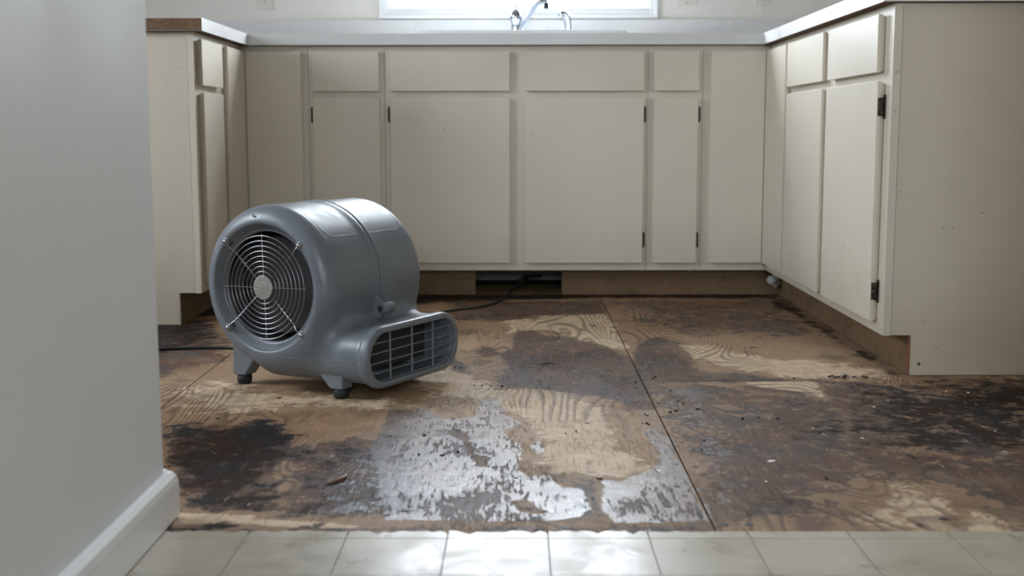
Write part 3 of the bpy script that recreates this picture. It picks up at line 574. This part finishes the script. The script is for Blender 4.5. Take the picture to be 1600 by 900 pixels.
sx0, sx1, sy0, sy1 = .60, 1.30, .06, .50
xs = [-.64, OH, sx0, sx1, W-OH, 2.46]; ys = [YR-.02, YL-.02, -OH, sy0, sy1, YB-.001]
bm = bmesh.new()
cells(bm, xs, ys, lambda x, y: (y > -OH and not (sx0 < x < sx1 and sy0 < y < sy1)) or (x > W-OH) or (x < OH and y > YL-.02), CB, CT)
bevel_all(bm, .0025, 2)
ct = tag(obj('countertop', bm, [M_lam, M_part]), 'white laminate U-shaped countertop over all the base cabinets', 'countertop')
obj('raw_edge', B(-.64, OH-.001, YL-.0212, YL-.0198, CB+.001, CT-.0015), M_part, ct, label='brown particleboard edge where the laminate strip is missing')
bs = tag(obj('backsplash', bevel_all(B(-.64, 2.46, YB-.0192, YB-.0003, CT+.0004, 1.0165), .002), M_lam), 'low white laminate backsplash along the wall under the window', 'backsplash')
# sink
bm = bmesh.new()
def rr(x0, x1, y0, y1, r, z, n=6):
    o_ = []
    for cx, cy, a0 in ((x1-r, y0+r, -90), (x1-r, y1-r, 0), (x0+r, y1-r, 90), (x0+r, y0+r, 180)):
        for k in range(n+1):
            a = math.radians(a0+90*k/n); o_.append((cx+r*math.cos(a), cy+r*math.sin(a), z))
    return o_
L = [rr(.570,1.340,.000,.530,.05,CT+.0004), rr(.570,1.340,.000,.530,.05,CT+.006), rr(.574,1.336,.004,.526,.05,CT+.0145), rr(.592,1.318,.022,.455,.05,CT+.0145),
     rr(.604,1.296,.066,.450,.05,CT+.004), rr(.625,1.275,.085,.430,.06,.75), rr(.66,1.24,.12,.40,.06,.735)]
R_ = [[bm.verts.new(p) for p in l] for l in L]; n = len(R_[0])
for a, b in zip(R_, R_[1:]):
    for k in range(n): bm.faces.new((a[k], a[(k+1)%n], b[(k+1)%n], b[k]))
bm.faces.new(R_[-1]); bmesh.ops.recalc_face_normals(bm, faces=bm.faces[:])
sk = tag(obj('sink', bm, M_enamel, smooth=True), 'white drop-in sink whose thin bright rim shows above the counter edge', 'sink')
obj('drain', rings_lathe([(.04, 0), (.04, .002), (.03, .003)], (.95, .26, .7355), seg=20), M_chrome, sk)
# faucet and sprayer (stand on the sink deck)
fz = CT+.0145
fx, fy = .950, .492
fa = thing('faucet', 'chrome single-lever kitchen faucet with slanted spout in front of the window', 'faucet', (fx, fy, fz))
obj('base_plate', bevel_all(B(fx-.045, fx+.055, fy-.022, fy+.022, fz+.0005, fz+.006), .002), M_chrome, fa)
obj('body', rings_lathe([(.021,.006),(.019,.012),(.0165,.03),(.016,.058),(.0175,.066),(.022,.078),(.0225,.094),(.019,.108),(.011,.118),(.006,.122)], (fx, fy, fz), seg=24), M_chrome, fa, smooth=True)
obj('lever', tube(bmesh.new(), [(fx,fy,fz+.118),(fx+.001,fy-.002,fz+.15),(fx+.003,fy-.006,fz+.20)], .006, seg=12, radii=[.0055,.0045,.007]), M_chrome, fa, smooth=True)
pth = smooth_path([(fx+.010,fy-.012,fz+.022),(fx+.030,fy-.05,fz+.060),(fx+.066,fy-.10,fz+.112),(fx+.092,fy-.135,fz+.131),(fx+.113,fy-.155,fz+.127)], 6)
obj('spout', tube(bmesh.new(), pth, .01, seg=14, radii=[.008+.004*min(1,i/10) for i in range(len(pth))]), M_chrome, fa, smooth=True)
obj('aerator', rings_lathe([(.0105,0),(.0105,.018)], (fx+.113, fy-.155, fz+.105), seg=16), mat('dark_aerator', (.05,.05,.055), .3, .8), fa)
sf = thing('side_sprayer', 'small chrome pull-out side sprayer standing right of the faucet', 'sprayer', (1.150, .492, fz))
obj('holder', rings_lathe([(.022,.0005),(.020,.006),(.013,.014),(.011,.02)], (1.150,.492,fz), seg=20), M_chrome, sf, smooth=True)
pth = smooth_path([(1.150,.492,fz+.012),(1.151,.49,fz+.045),(1.149,.485,fz+.072),(1.141,.475,fz+.094),(1.128,.46,fz+.101),(1.117,.448,fz+.093)], 5)
obj('spray_head', tube(bmesh.new(), pth, .01, seg=14, radii=[.0085+.0045*math.sin(math.pi*min(1,i/len(pth)*1.05)) for i in range(len(pth))]), M_chrome, sf, smooth=True)
# outlets and switch
def plate(name, label, x0, x1, z0, z1, kind, cat):
    t_ = thing(name, label, cat, ((x0+x1)/2, YB, z0)); y = YB-.0003
    bm = B(x0, x1, y-.006, y, z0, z1); bevel_all(bm, .0022, 2); obj('cover_plate', bm, M_plate, t_)
    cx = (x0+x1)/2; cz = (z0+z1)/2
    if kind == 'outlet':
        for dz in (-.0195, .0195):
            f_ = obj('receptacle', rings_lathe([(.0165,0),(.0165,.0015),(.0155,.002)], (cx, y-.006, cz+dz), (0,-1,0), 24), M_plate, t_)
            for dx, h in ((-.0063,.0075),(.0063,.006)):
                obj('slot', B(cx+dx-.0012, cx+dx+.0012, y-.0086, y-.0078, cz+dz-.002, cz+dz-.002+h), M_slot, f_)
            obj('slot', rings_lathe([(.0026,0),(.0024,.0006)], (cx, y-.008, cz+dz-.008), (0,-1,0), 10), M_slot, f_)
        obj('screw', rings_lathe([(.003,0),(.0022,.0012)], (cx, y-.006, cz), (0,-1,0), 10), M_chrome, t_)
    else:
        obj('toggle', bevel_all(B(cx-.005, cx+.005, y-.018, y-.006, cz-.004, cz+.014), .001), M_plate, t_)
        for dz in (-.045, .045): obj('screw', rings_lathe([(.003,0),(.0022,.0012)], (cx, y-.006, cz+dz), (0,-1,0), 10), M_chrome, t_)
plate('wall_outlet', 'almond wall outlet above the left counter', -.070, -.002, 1.0615, 1.176, 'outlet', 'outlet')
plate('light_switch', 'almond wall switch plate just right of the window', 1.583, 1.657, 1.0695, 1.184, 'switch', 'switch')
plate('wall_outlet', 'almond wall outlet above the right rear corner of the counter', 1.886, 1.940, 1.0695, 1.184, 'outlet', 'outlet')

# ------------------------------------------------------------------ air mover (local: x = flow direction, y = axis away from the inlet, z up)
def smin(a, b, k):
    h = np.clip(.5+.5*(b-a)/k, 0, 1); return b*(1-h)+a*h - k*h*(1-h)
ZC, RD, LD = .240, .182, .378
VS = .195                      # moulding seam
def sdf(p):
    x, y, z = p[...,0], p[...,1], p[...,2]
    def drum(grow, y0, y1, ro, cz=ZC, R=RD):
        r = np.hypot(x, z-cz); a = r-(R+grow+(.0028*np.exp(-((y-.182)/.013)**2) if grow == 0 else 0))+ro; b = np.abs(y-(y0+y1)/2)-(y1-y0)/2+ro
        return np.minimum(np.maximum(a,b),0)+np.hypot(np.maximum(a,0),np.maximum(b,0))-ro
    def noz(x0, x1, y0, y1, z0, z1, rc):
        a = np.abs(y-(y0+y1)/2)-(y1-y0)/2+rc; b = np.abs(z-(z0+z1)/2)-(z1-z0)/2+rc
        s = np.minimum(np.maximum(a,b),0)+np.hypot(np.maximum(a,0),np.maximum(b,0))-rc
        c = np.abs(x-(x0+x1)/2)-(x1-x0)/2; e = .006
        return np.minimum(np.maximum(s+e,c+e),0)+np.hypot(np.maximum(s+e,0),np.maximum(c+e,0))-e
    d = drum(0, .0, LD, .040)
    n = noz(-.02, .268, .020, .372, .032, .158, .060)
    d = smin(d, n, .045)
    lip = noz(.248, .272, .012, .380, .027, .163, .066)
    d = smin(d, lip, .010)
    # dished recess and throat of the inlet
    r = np.hypot(x, z-ZC)
    d = -smin(-d, np.maximum(np.maximum(r-.141, y-.020), y-.020+(r-.128)*1.3), .006)
    inner = drum(-.008, .034, LD-.008, .030)
    ninn = noz(.0, .30, .026, .366, .041, .149, .054)
    inner = np.minimum(inner, ninn)
    d = np.maximum(d, -inner)
    hole = np.maximum(r-.1235, np.abs(y)-.06)
    # a thin throat ring keeps the inlet edge
    return np.maximum(d, -hole)
def surface_nets(lo, hi, h):
    n = [int(math.ceil((b-a)/h))+1 for a, b in zip(lo, hi)]
    ax = [lo[i]+h*np.arange(n[i]) for i in range(3)]
    G = np.stack(np.meshgrid(*ax, indexing='ij'), -1).astype(np.float32); D = sdf(G).astype(np.float32)
    S = D < 0
    cs = np.zeros([k-1 for k in n], np.int8)
    for a in (0,1):
        for b in (0,1):
            for c in (0,1): cs += S[a:n[0]-1+a, b:n[1]-1+b, c:n[2]-1+c]
    act = (cs > 0) & (cs < 8); idx = -np.ones(act.shape, np.int64); I = np.argwhere(act); idx[act] = np.arange(len(I))
    acc = np.zeros((len(I),3)); cnt = np.zeros(len(I)); cor = [(a,b,c) for a in (0,1) for b in (0,1) for c in (0,1)]
    for p in cor:
        for ax_ in range(3):
            if p[ax_]: continue
            q = list(p); q[ax_] = 1
            dp = D[I[:,0]+p[0], I[:,1]+p[1], I[:,2]+p[2]]; dq = D[I[:,0]+q[0], I[:,1]+q[1], I[:,2]+q[2]]
            m_ = (dp < 0) != (dq < 0); t_ = dp/np.where(m_, dp-dq, 1)
            pt = np.array(p)[None,:] + np.eye(3)[ax_][None,:]*t_[:,None]
            acc[m_] += pt[m_]; cnt[m_] += 1
    V = (I + acc/cnt[:,None])*h + np.array(lo)
    F = []
    for ax_ in range(3):
        u, v = [(1,2),(2,0),(0,1)][ax_]
        sl0 = [slice(1,-1)]*3; sl0[ax_] = slice(0, n[ax_]-1); sl1 = list(sl0); sl1[ax_] = slice(1, n[ax_])
        A = S[tuple(sl0)]; Bq = S[tuple(sl1)]; E_ = np.argwhere(A != Bq); 
        off = np.ones(3, int); off[ax_] = 0; E3 = E_+off
        s_ = A[tuple(E_.T)]
        def at(du, dv):
            q = E3.copy(); q[:,u] += du; q[:,v] += dv; return idx[tuple(q.T)]
        q = np.stack([at(-1,-1), at(0,-1), at(0,0), at(-1,0)], 1)
        q[~s_] = q[~s_][:, ::-1]; F.append(q)
    F = np.vstack(F)
    e = 1e-4                                  # settle the points on the surface
    for _ in range(3):
        d0 = sdf(V); gr = np.stack([(sdf(V+np.eye(3)[i]*e)-sdf(V-np.eye(3)[i]*e))/(2*e) for i in range(3)], -1)
        gl_ = np.maximum((gr**2).sum(-1, keepdims=True), .25); st = d0[:,None]*gr/gl_; ln = np.linalg.norm(st, axis=-1, keepdims=True)
        V = V - st*np.minimum(1, .4*h/np.maximum(ln,1e-9))
    me = bpy.data.meshes.new('housing'); me.vertices.add(len(V)); me.vertices.foreach_set('co', V.astype(np.float32).ravel())
    me.loops.add(F.size); me.loops.foreach_set('vertex_index', F.ravel().astype(np.int32))
    me.polygons.add(len(F)); me.polygons.foreach_set('loop_start', (np.arange(len(F))*4).astype(np.int32))
    me.update(calc_edges=True); me.validate(); return me
def march(o, d, tmax=.5):
    """point where a ray from inside outwards leaves the outer skin (walk inwards from far away)"""
    o = np.array(o, float); d = np.array(d, float); d /= np.linalg.norm(d); t_ = tmax
    for _ in range(400):
        s = float(sdf(o+d*t_))
        if s < 2e-4: break
        t_ -= s*.8
    return o+d*t_
fan = thing('air_mover', 'grey plastic carpet-drying blower fan with round wire grille and slatted outlet, on the stained floor', 'fan', (.395, -1.596, 0))
fan.rotation_euler = (0, 0, math.radians(-29.24)); ORG[fan] = np.zeros(3)
hs = obj('housing', surface_nets((-.20,-.012,.010), (.285,.39,.435), .0035), M_fan, fan, smooth=True, org=(0,0,0))
# moulding seam round the body, raised outline on top, seam down the nozzle side
def ridge(name, pts, r, closed=False, m=M_fan): return obj(name, tube(bmesh.new(), pts, r, seg=6, closed=closed), m, hs, smooth=True)
pts = []
for k in range(150):
    a = math.radians(-15.6 + (360-23.6)*k/149)
    pts.append(march((.0, VS, ZC), (math.cos(a), 0, math.sin(a))) + np.array((math.cos(a), 0, math.sin(a)))*.0007)
ridge('moulding_seam', [Vector(p) for p in pts], .0019)
def on_drum(a, v, out=0.0): return Vector((math.sin(a)*(RD+out), v, ZC+math.cos(a)*(RD+out)))
loop = []
a0, a1, v0_, v1_, rc_ = -.35, .90, .048, .338, .03
for ca, cv, s0 in ((a1-rc_/RD, v0_+rc_, -90), (a1-rc_/RD, v1_-rc_, 0), (a0+rc_/RD, v1_-rc_, 90), (a0+rc_/RD, v0_+rc_, 180)):
    for k in range(9):
        t_ = math.radians(s0+90*k/8); loop.append((ca+rc_/RD*math.cos(t_), cv+rc_*math.sin(t_)))
full = []
for i in range(len(loop)):
    p, q = loop[i], loop[(i+1) % len(loop)]; m_ = 8 if (abs(p[0]-q[0])*RD+abs(p[1]-q[1])) > .02 else 1
    for k in range(m_): full.append((p[0]+(q[0]-p[0])*k/m_, p[1]+(q[1]-p[1])*k/m_))
ridge('raised_outline', [on_drum(a, v, -.0002) for a, v in full], .0008, True)
ridge('nozzle_seam', [Vector(march((x, .2, .088), (0, -1, 0))) for x in np.linspace(.06, .235, 12)], .0008)
# little moulded star marks on the inlet face
for a in (98, 5):
    bm = bmesh.new(); c = Vector((.160*math.cos(math.radians(a)), .0006, ZC+.160*math.sin(math.radians(a))))
    for k in range(4):
        d = Vector((math.cos(k*math.pi/4), 0, math.sin(k*math.pi/4)))*.0042; tube(bm, [c-d, c+d], .0007, seg=5)
    obj('moulded_mark', bm, M_fand, hs)
# impeller and motor seen through the grille
im = obj('impeller', rings_lathe([(.108,.06),(.112,.062),(.112,.070),(.104,.070),(.104,.066)], (0,0,ZC), (0,1,0), 40), M_rotor, fan)
bm = bmesh.new()
for k in range(44):
    a = 2*math.pi*k/44; c, s = math.cos(a), math.sin(a); c2, s2 = math.cos(a+.10), math.sin(a+.10)
    p = [(c*.112, y, ZC+s*.112) for y in (.066,.32)] + [(c2*.094, y, ZC+s2*.094) for y in (.32,.066)]
    q = [(x*.99+.0006, y, z) for x, y, z in p]
    v_ = [bm.verts.new(t_) for t_ in p]; u_ = [bm.verts.new(t_) for t_ in q]
    bm.faces.new(v_); bm.faces.new(u_[::-1])
    for i in range(4): bm.faces.new((v_[i], u_[i], u_[(i+1)%4], v_[(i+1)%4]))
bl = obj('blades', bm, M_rotor, im); bl['kind'] = 'stuff'
obj('back_plate', rings_lathe([(.112,.30),(.112,.306)], (0,0,ZC), (0,1,0), 40), M_rotor, im)
obj('motor', rings_lathe([(.0,.10),(.040,.102),(.050,.112),(.052,.14),(.052,.295)], (0,0,ZC), (0,1,0), 28), mat('motor_grey', (.10,.10,.105), .4, .3), fan, smooth=True)
# wire grille
gy = .004
gr = obj('grille', rings_lathe([(.0275,.0),(.0275,.0025),(.0262,.0038),(.0,.0042)], (0, gy-.001, ZC), (0,-1,0), 36), M_disc, fan)
gr['label'] = 'chrome wire inlet grille with a flat round centre disc'
for r in np.linspace(.0360, .1150, 8):
    obj('wire_ring', tube(bmesh.new(), [(r*math.cos(a), gy-.0022, ZC+r*math.sin(a)) for a in np.linspace(0, 2*math.pi, 73)[:-1]],   .00095, seg=6, closed=True), M_wire, gr, smooth=True)
for k in range(4):
    a = math.pi/2*k+.03; c, s = math.cos(a), math.sin(a)
    obj('wire_spoke', T([(c*.024, gy+.0005, ZC+s*.024), (c*.119, gy+.0005, ZC+s*.119)], .0010, seg=6), M_wire, gr)
for k, dg in enumerate((43, 137, 223, 317)):
    a = math.radians(dg); c, s = math.cos(a), math.sin(a); tx, tz = -s, c
    P = [(c*.024, gy+.0006, ZC+s*.024), (c*.112, gy+.0006, ZC+s*.112), (c*.120, gy-.003, ZC+s*.120), (c*.128, gy-.007, ZC+s*.128), (c*.137, gy-.006, ZC+s*.137)]
    for t_ in range(9):
        b_ = math.radians(-60+t_*36); cc = .1435; P.append(((c*(cc-.0045*math.cos(b_))+tx*.0045*math.sin(b_)), gy-.006, ZC+s*(cc-.0045*math.cos(b_))+tz*.0045*math.sin(b_)))
    obj('grille_arm', T(P, .0014, seg=7), M_wire, gr, smooth=True)
    sc = obj('screw', rings_lathe([(.0058,0),(.0058,.0015),(.0044,.0038),(.0,.0048)], (c*.1435, -.0005, ZC+s*.1435), (0,-1,0), 14), M_chrome, fan, smooth=True)
    # boss under each screw
    obj('screw_boss', rings_lathe([(.011,-.013),(.0095,-.001),(.0085,.0)], (c*.1435, -.0004, ZC+s*.1435), (0,-1,0), 16), M_fand, hs, smooth=True)
# outlet louvres

og = obj('outlet_grille', T([Vector((.258, p[0], p[1])) for p in rr(.0255, .3665, .0405, .1495, .054, 0, 8)], .0016, seg=6, closed=True), M_fani, fan)
def half_width(z): return .1705-.054+math.sqrt(max(0, .054**2-abs(z-.095)**2))
for k in range(4):
    z = .0410+.108*(k+1)/5; hw = half_width(z)
    obj('louvre_slat', bevel_all(B(.257, .264, .196-hw-.001, .196+hw+.001, z-.0008, z+.0008), .0003, 1), M_fani, og)
for k in range(3):
    y = .196+(k-1)*.085
    obj('louvre_fin', bevel_all(B(.2605, .2645, y-.0010, y+.0010, .0405, .1495), .0004, 1), M_fani, og)
obj('dark_outlet_sheet', B(.192, .195, .052, .345, .052, .140), M_slot, fan)  # black sheet added in the throat to darken the outlet interior
# cord-wrap lug on the front of the drum
a = math.radians(-17); lc_ = Vector((RD*math.cos(a)+.015, VS-.022, ZC+RD*math.sin(a)))
lug = obj('cord_clip', rings_lathe([(.0095,-.013),(.0128,-.0115),(.0135,-.008),(.0135,.022),(.0125,.027),(.009,.029)], lc_+Vector((.012,.006,0)), (0,1,0), 20), M_fan, fan, smooth=True)
obj('clip_hole', rings_lathe([(.0068,.0),(.0066,.0012)], lc_+Vector((.012,-.0128,0)), (0,-1,0), 16), M_slot, lug)
bm = bmesh.new(); prism(bm, [(lc_.x-.016, lc_.z+.026), (lc_.x-.004, lc_.z+.027), (lc_.x+.018, lc_.z+.010), (lc_.x+.019, lc_.z-.009), (lc_.x+.004, lc_.z-.024), (lc_.x-.020, lc_.z-.024)], 1, lc_.y-.004, lc_.y+.004)
obj('clip_web', bevel_all(bm, .002, 2), M_fan, lug)
# four feet
for sx_, y in ((-1,.073),(1,.055),(-1,.318),(1,.318)):
    bm = bmesh.new()
    if sx_ < 0: T_ = [(-.142, .135), (-.144, .022), (-.109, .022), (-.080, .060), (-.070, .100)]
    else: T_ = [(.188, .062), (.186, .022), (.152, .022), (.128, .048), (.124, .062)]
    prism(bm, T_, 1, y-.020, y+.020)
    lg = obj('leg', bevel_all(bm, .003, 2), M_fand, fan)
    obj('rubber_foot', rings_lathe([(.0145,.0),(.0165,.003),(.0172,.012),(.0165,.0235)], (-.1265 if sx_ < 0 else .169, y, 0), seg=18), M_blk, lg, smooth=True)
# ------------------------------------------------------------------ cables
r_ = .0042
cb = obj('cable', T(smooth_path([(-1.2,-1.10,r_),(-.6,-1.02,r_),(-.25,-1.075,r_),(.0,-1.048,r_),(.10,-1.030,r_),(.20,-1.037,r_),(.33,-1.10,r_),(.42,-1.165,.03),(.44,-1.185,.07)], 8), r_, seg=10), M_cable, smooth=True)
tag(cb, 'black cable on the floor left of the fan, coming from behind the white wall', 'cable')
cb = obj('cable', T(smooth_path([(.60,-.62,r_),(.66,-.46,r_),(.745,-.34,r_),(.84,-.245,r_),(.905,-.10,r_+.004),(.945,.03,.03),(.975,.12,.05),(.99,.24,.045),(1.05,.40,.03)], 8), r_, seg=10), M_cable, smooth=True)
tag(cb, 'black cable running from behind the fan into the dark gap under the sink', 'cable')
tag(obj('cable_connector', T([(.965,.095,.044),(.985,.150,.052)], .011, seg=14), M_cable, smooth=True), 'black cable connector lying inside the dark gap', 'connector')
# ------------------------------------------------------------------ debris
def flake(name, x, y, sx_, sy_, h, m, seed, z=.0002):
    r = random.Random(seed); n = r.randint(5, 8); rot = r.random()*6.28; pts = []
    for k in range(n):
        a = 2*math.pi*k/n + r.uniform(-.25,.25); q = r.uniform(.6,1.1); px, py = math.cos(a)*sx_*q, math.sin(a)*sy_*q
        pts.append((x+px*math.cos(rot)-py*math.sin(rot), y+px*math.sin(rot)+py*math.cos(rot)))
    return obj(name, prism(bmesh.new(), pts, 2, z, z+h), m)
for i, (x, y) in enumerate(CRUMBS):
    tag(flake('debris_crumb', x, y, .0022+.003*random.random(), .0015+.0015*random.random(), .0015+.002*random.random(), M_crumb, i), 'small dark crumb of debris lying loose on the stained plywood', 'debris', 'dark crumbs scattered over the plywood')
big = ['white paint chip, the largest, on the dark right-hand plywood', 'white paint chip beside a brown flake near the long floor seam']
for i, (x, y) in enumerate(CHIPS):
    s = .011 if i == 0 else .008 if i == 1 else .006 if i == 3 else .0035
    o_ = flake('paint_chip', x, y, s, s*.45, .0012, M_chip, 40+i)
    if i < 2: tag(o_, big[i], 'chip')
    else: tag(o_, 'tiny pale paint chip lying on the stained plywood', 'chip', 'tiny pale chips on the plywood')
tag(flake('wood_flake', 1.0965, -2.262, .008, .005, .003, M_shav, 77), 'reddish brown wood flake beside a white chip near the floor seam', 'flake')
P = [(.640,-2.305,.002),(.652,-2.290,.003),(.664,-2.275,.004),(.668,-2.258,.004),(.664,-2.246,.003)]
bm = bmesh.new()
tube(bm, smooth_path(P, 4), .004, seg=6, radii=[.0008+.0022*math.sin(math.pi*(i+.5)/17.) for i in range(17)])
tag(obj('wood_shaving', bm, M_shav), 'curled brown wood shaving on the dark stain in front of the fan', 'shaving')
bm = bmesh.new(); rr_ = random.Random(3)
for k in range(26):
    x = 1.738+rr_.gauss(0,.022); y = -1.418+rr_.gauss(0,.006); z = rr_.uniform(.001,.006); s = rr_.uniform(.001,.004); box(bm, x-s, x+s, y-s*.6, y+s*.6, z-.001, z+s*.6)
o_ = obj('debris_heap', bm, M_crumb); tag(o_, 'small heap of dark debris on the cross seam below the right cabinet', 'debris'); o_['kind'] = 'stuff'
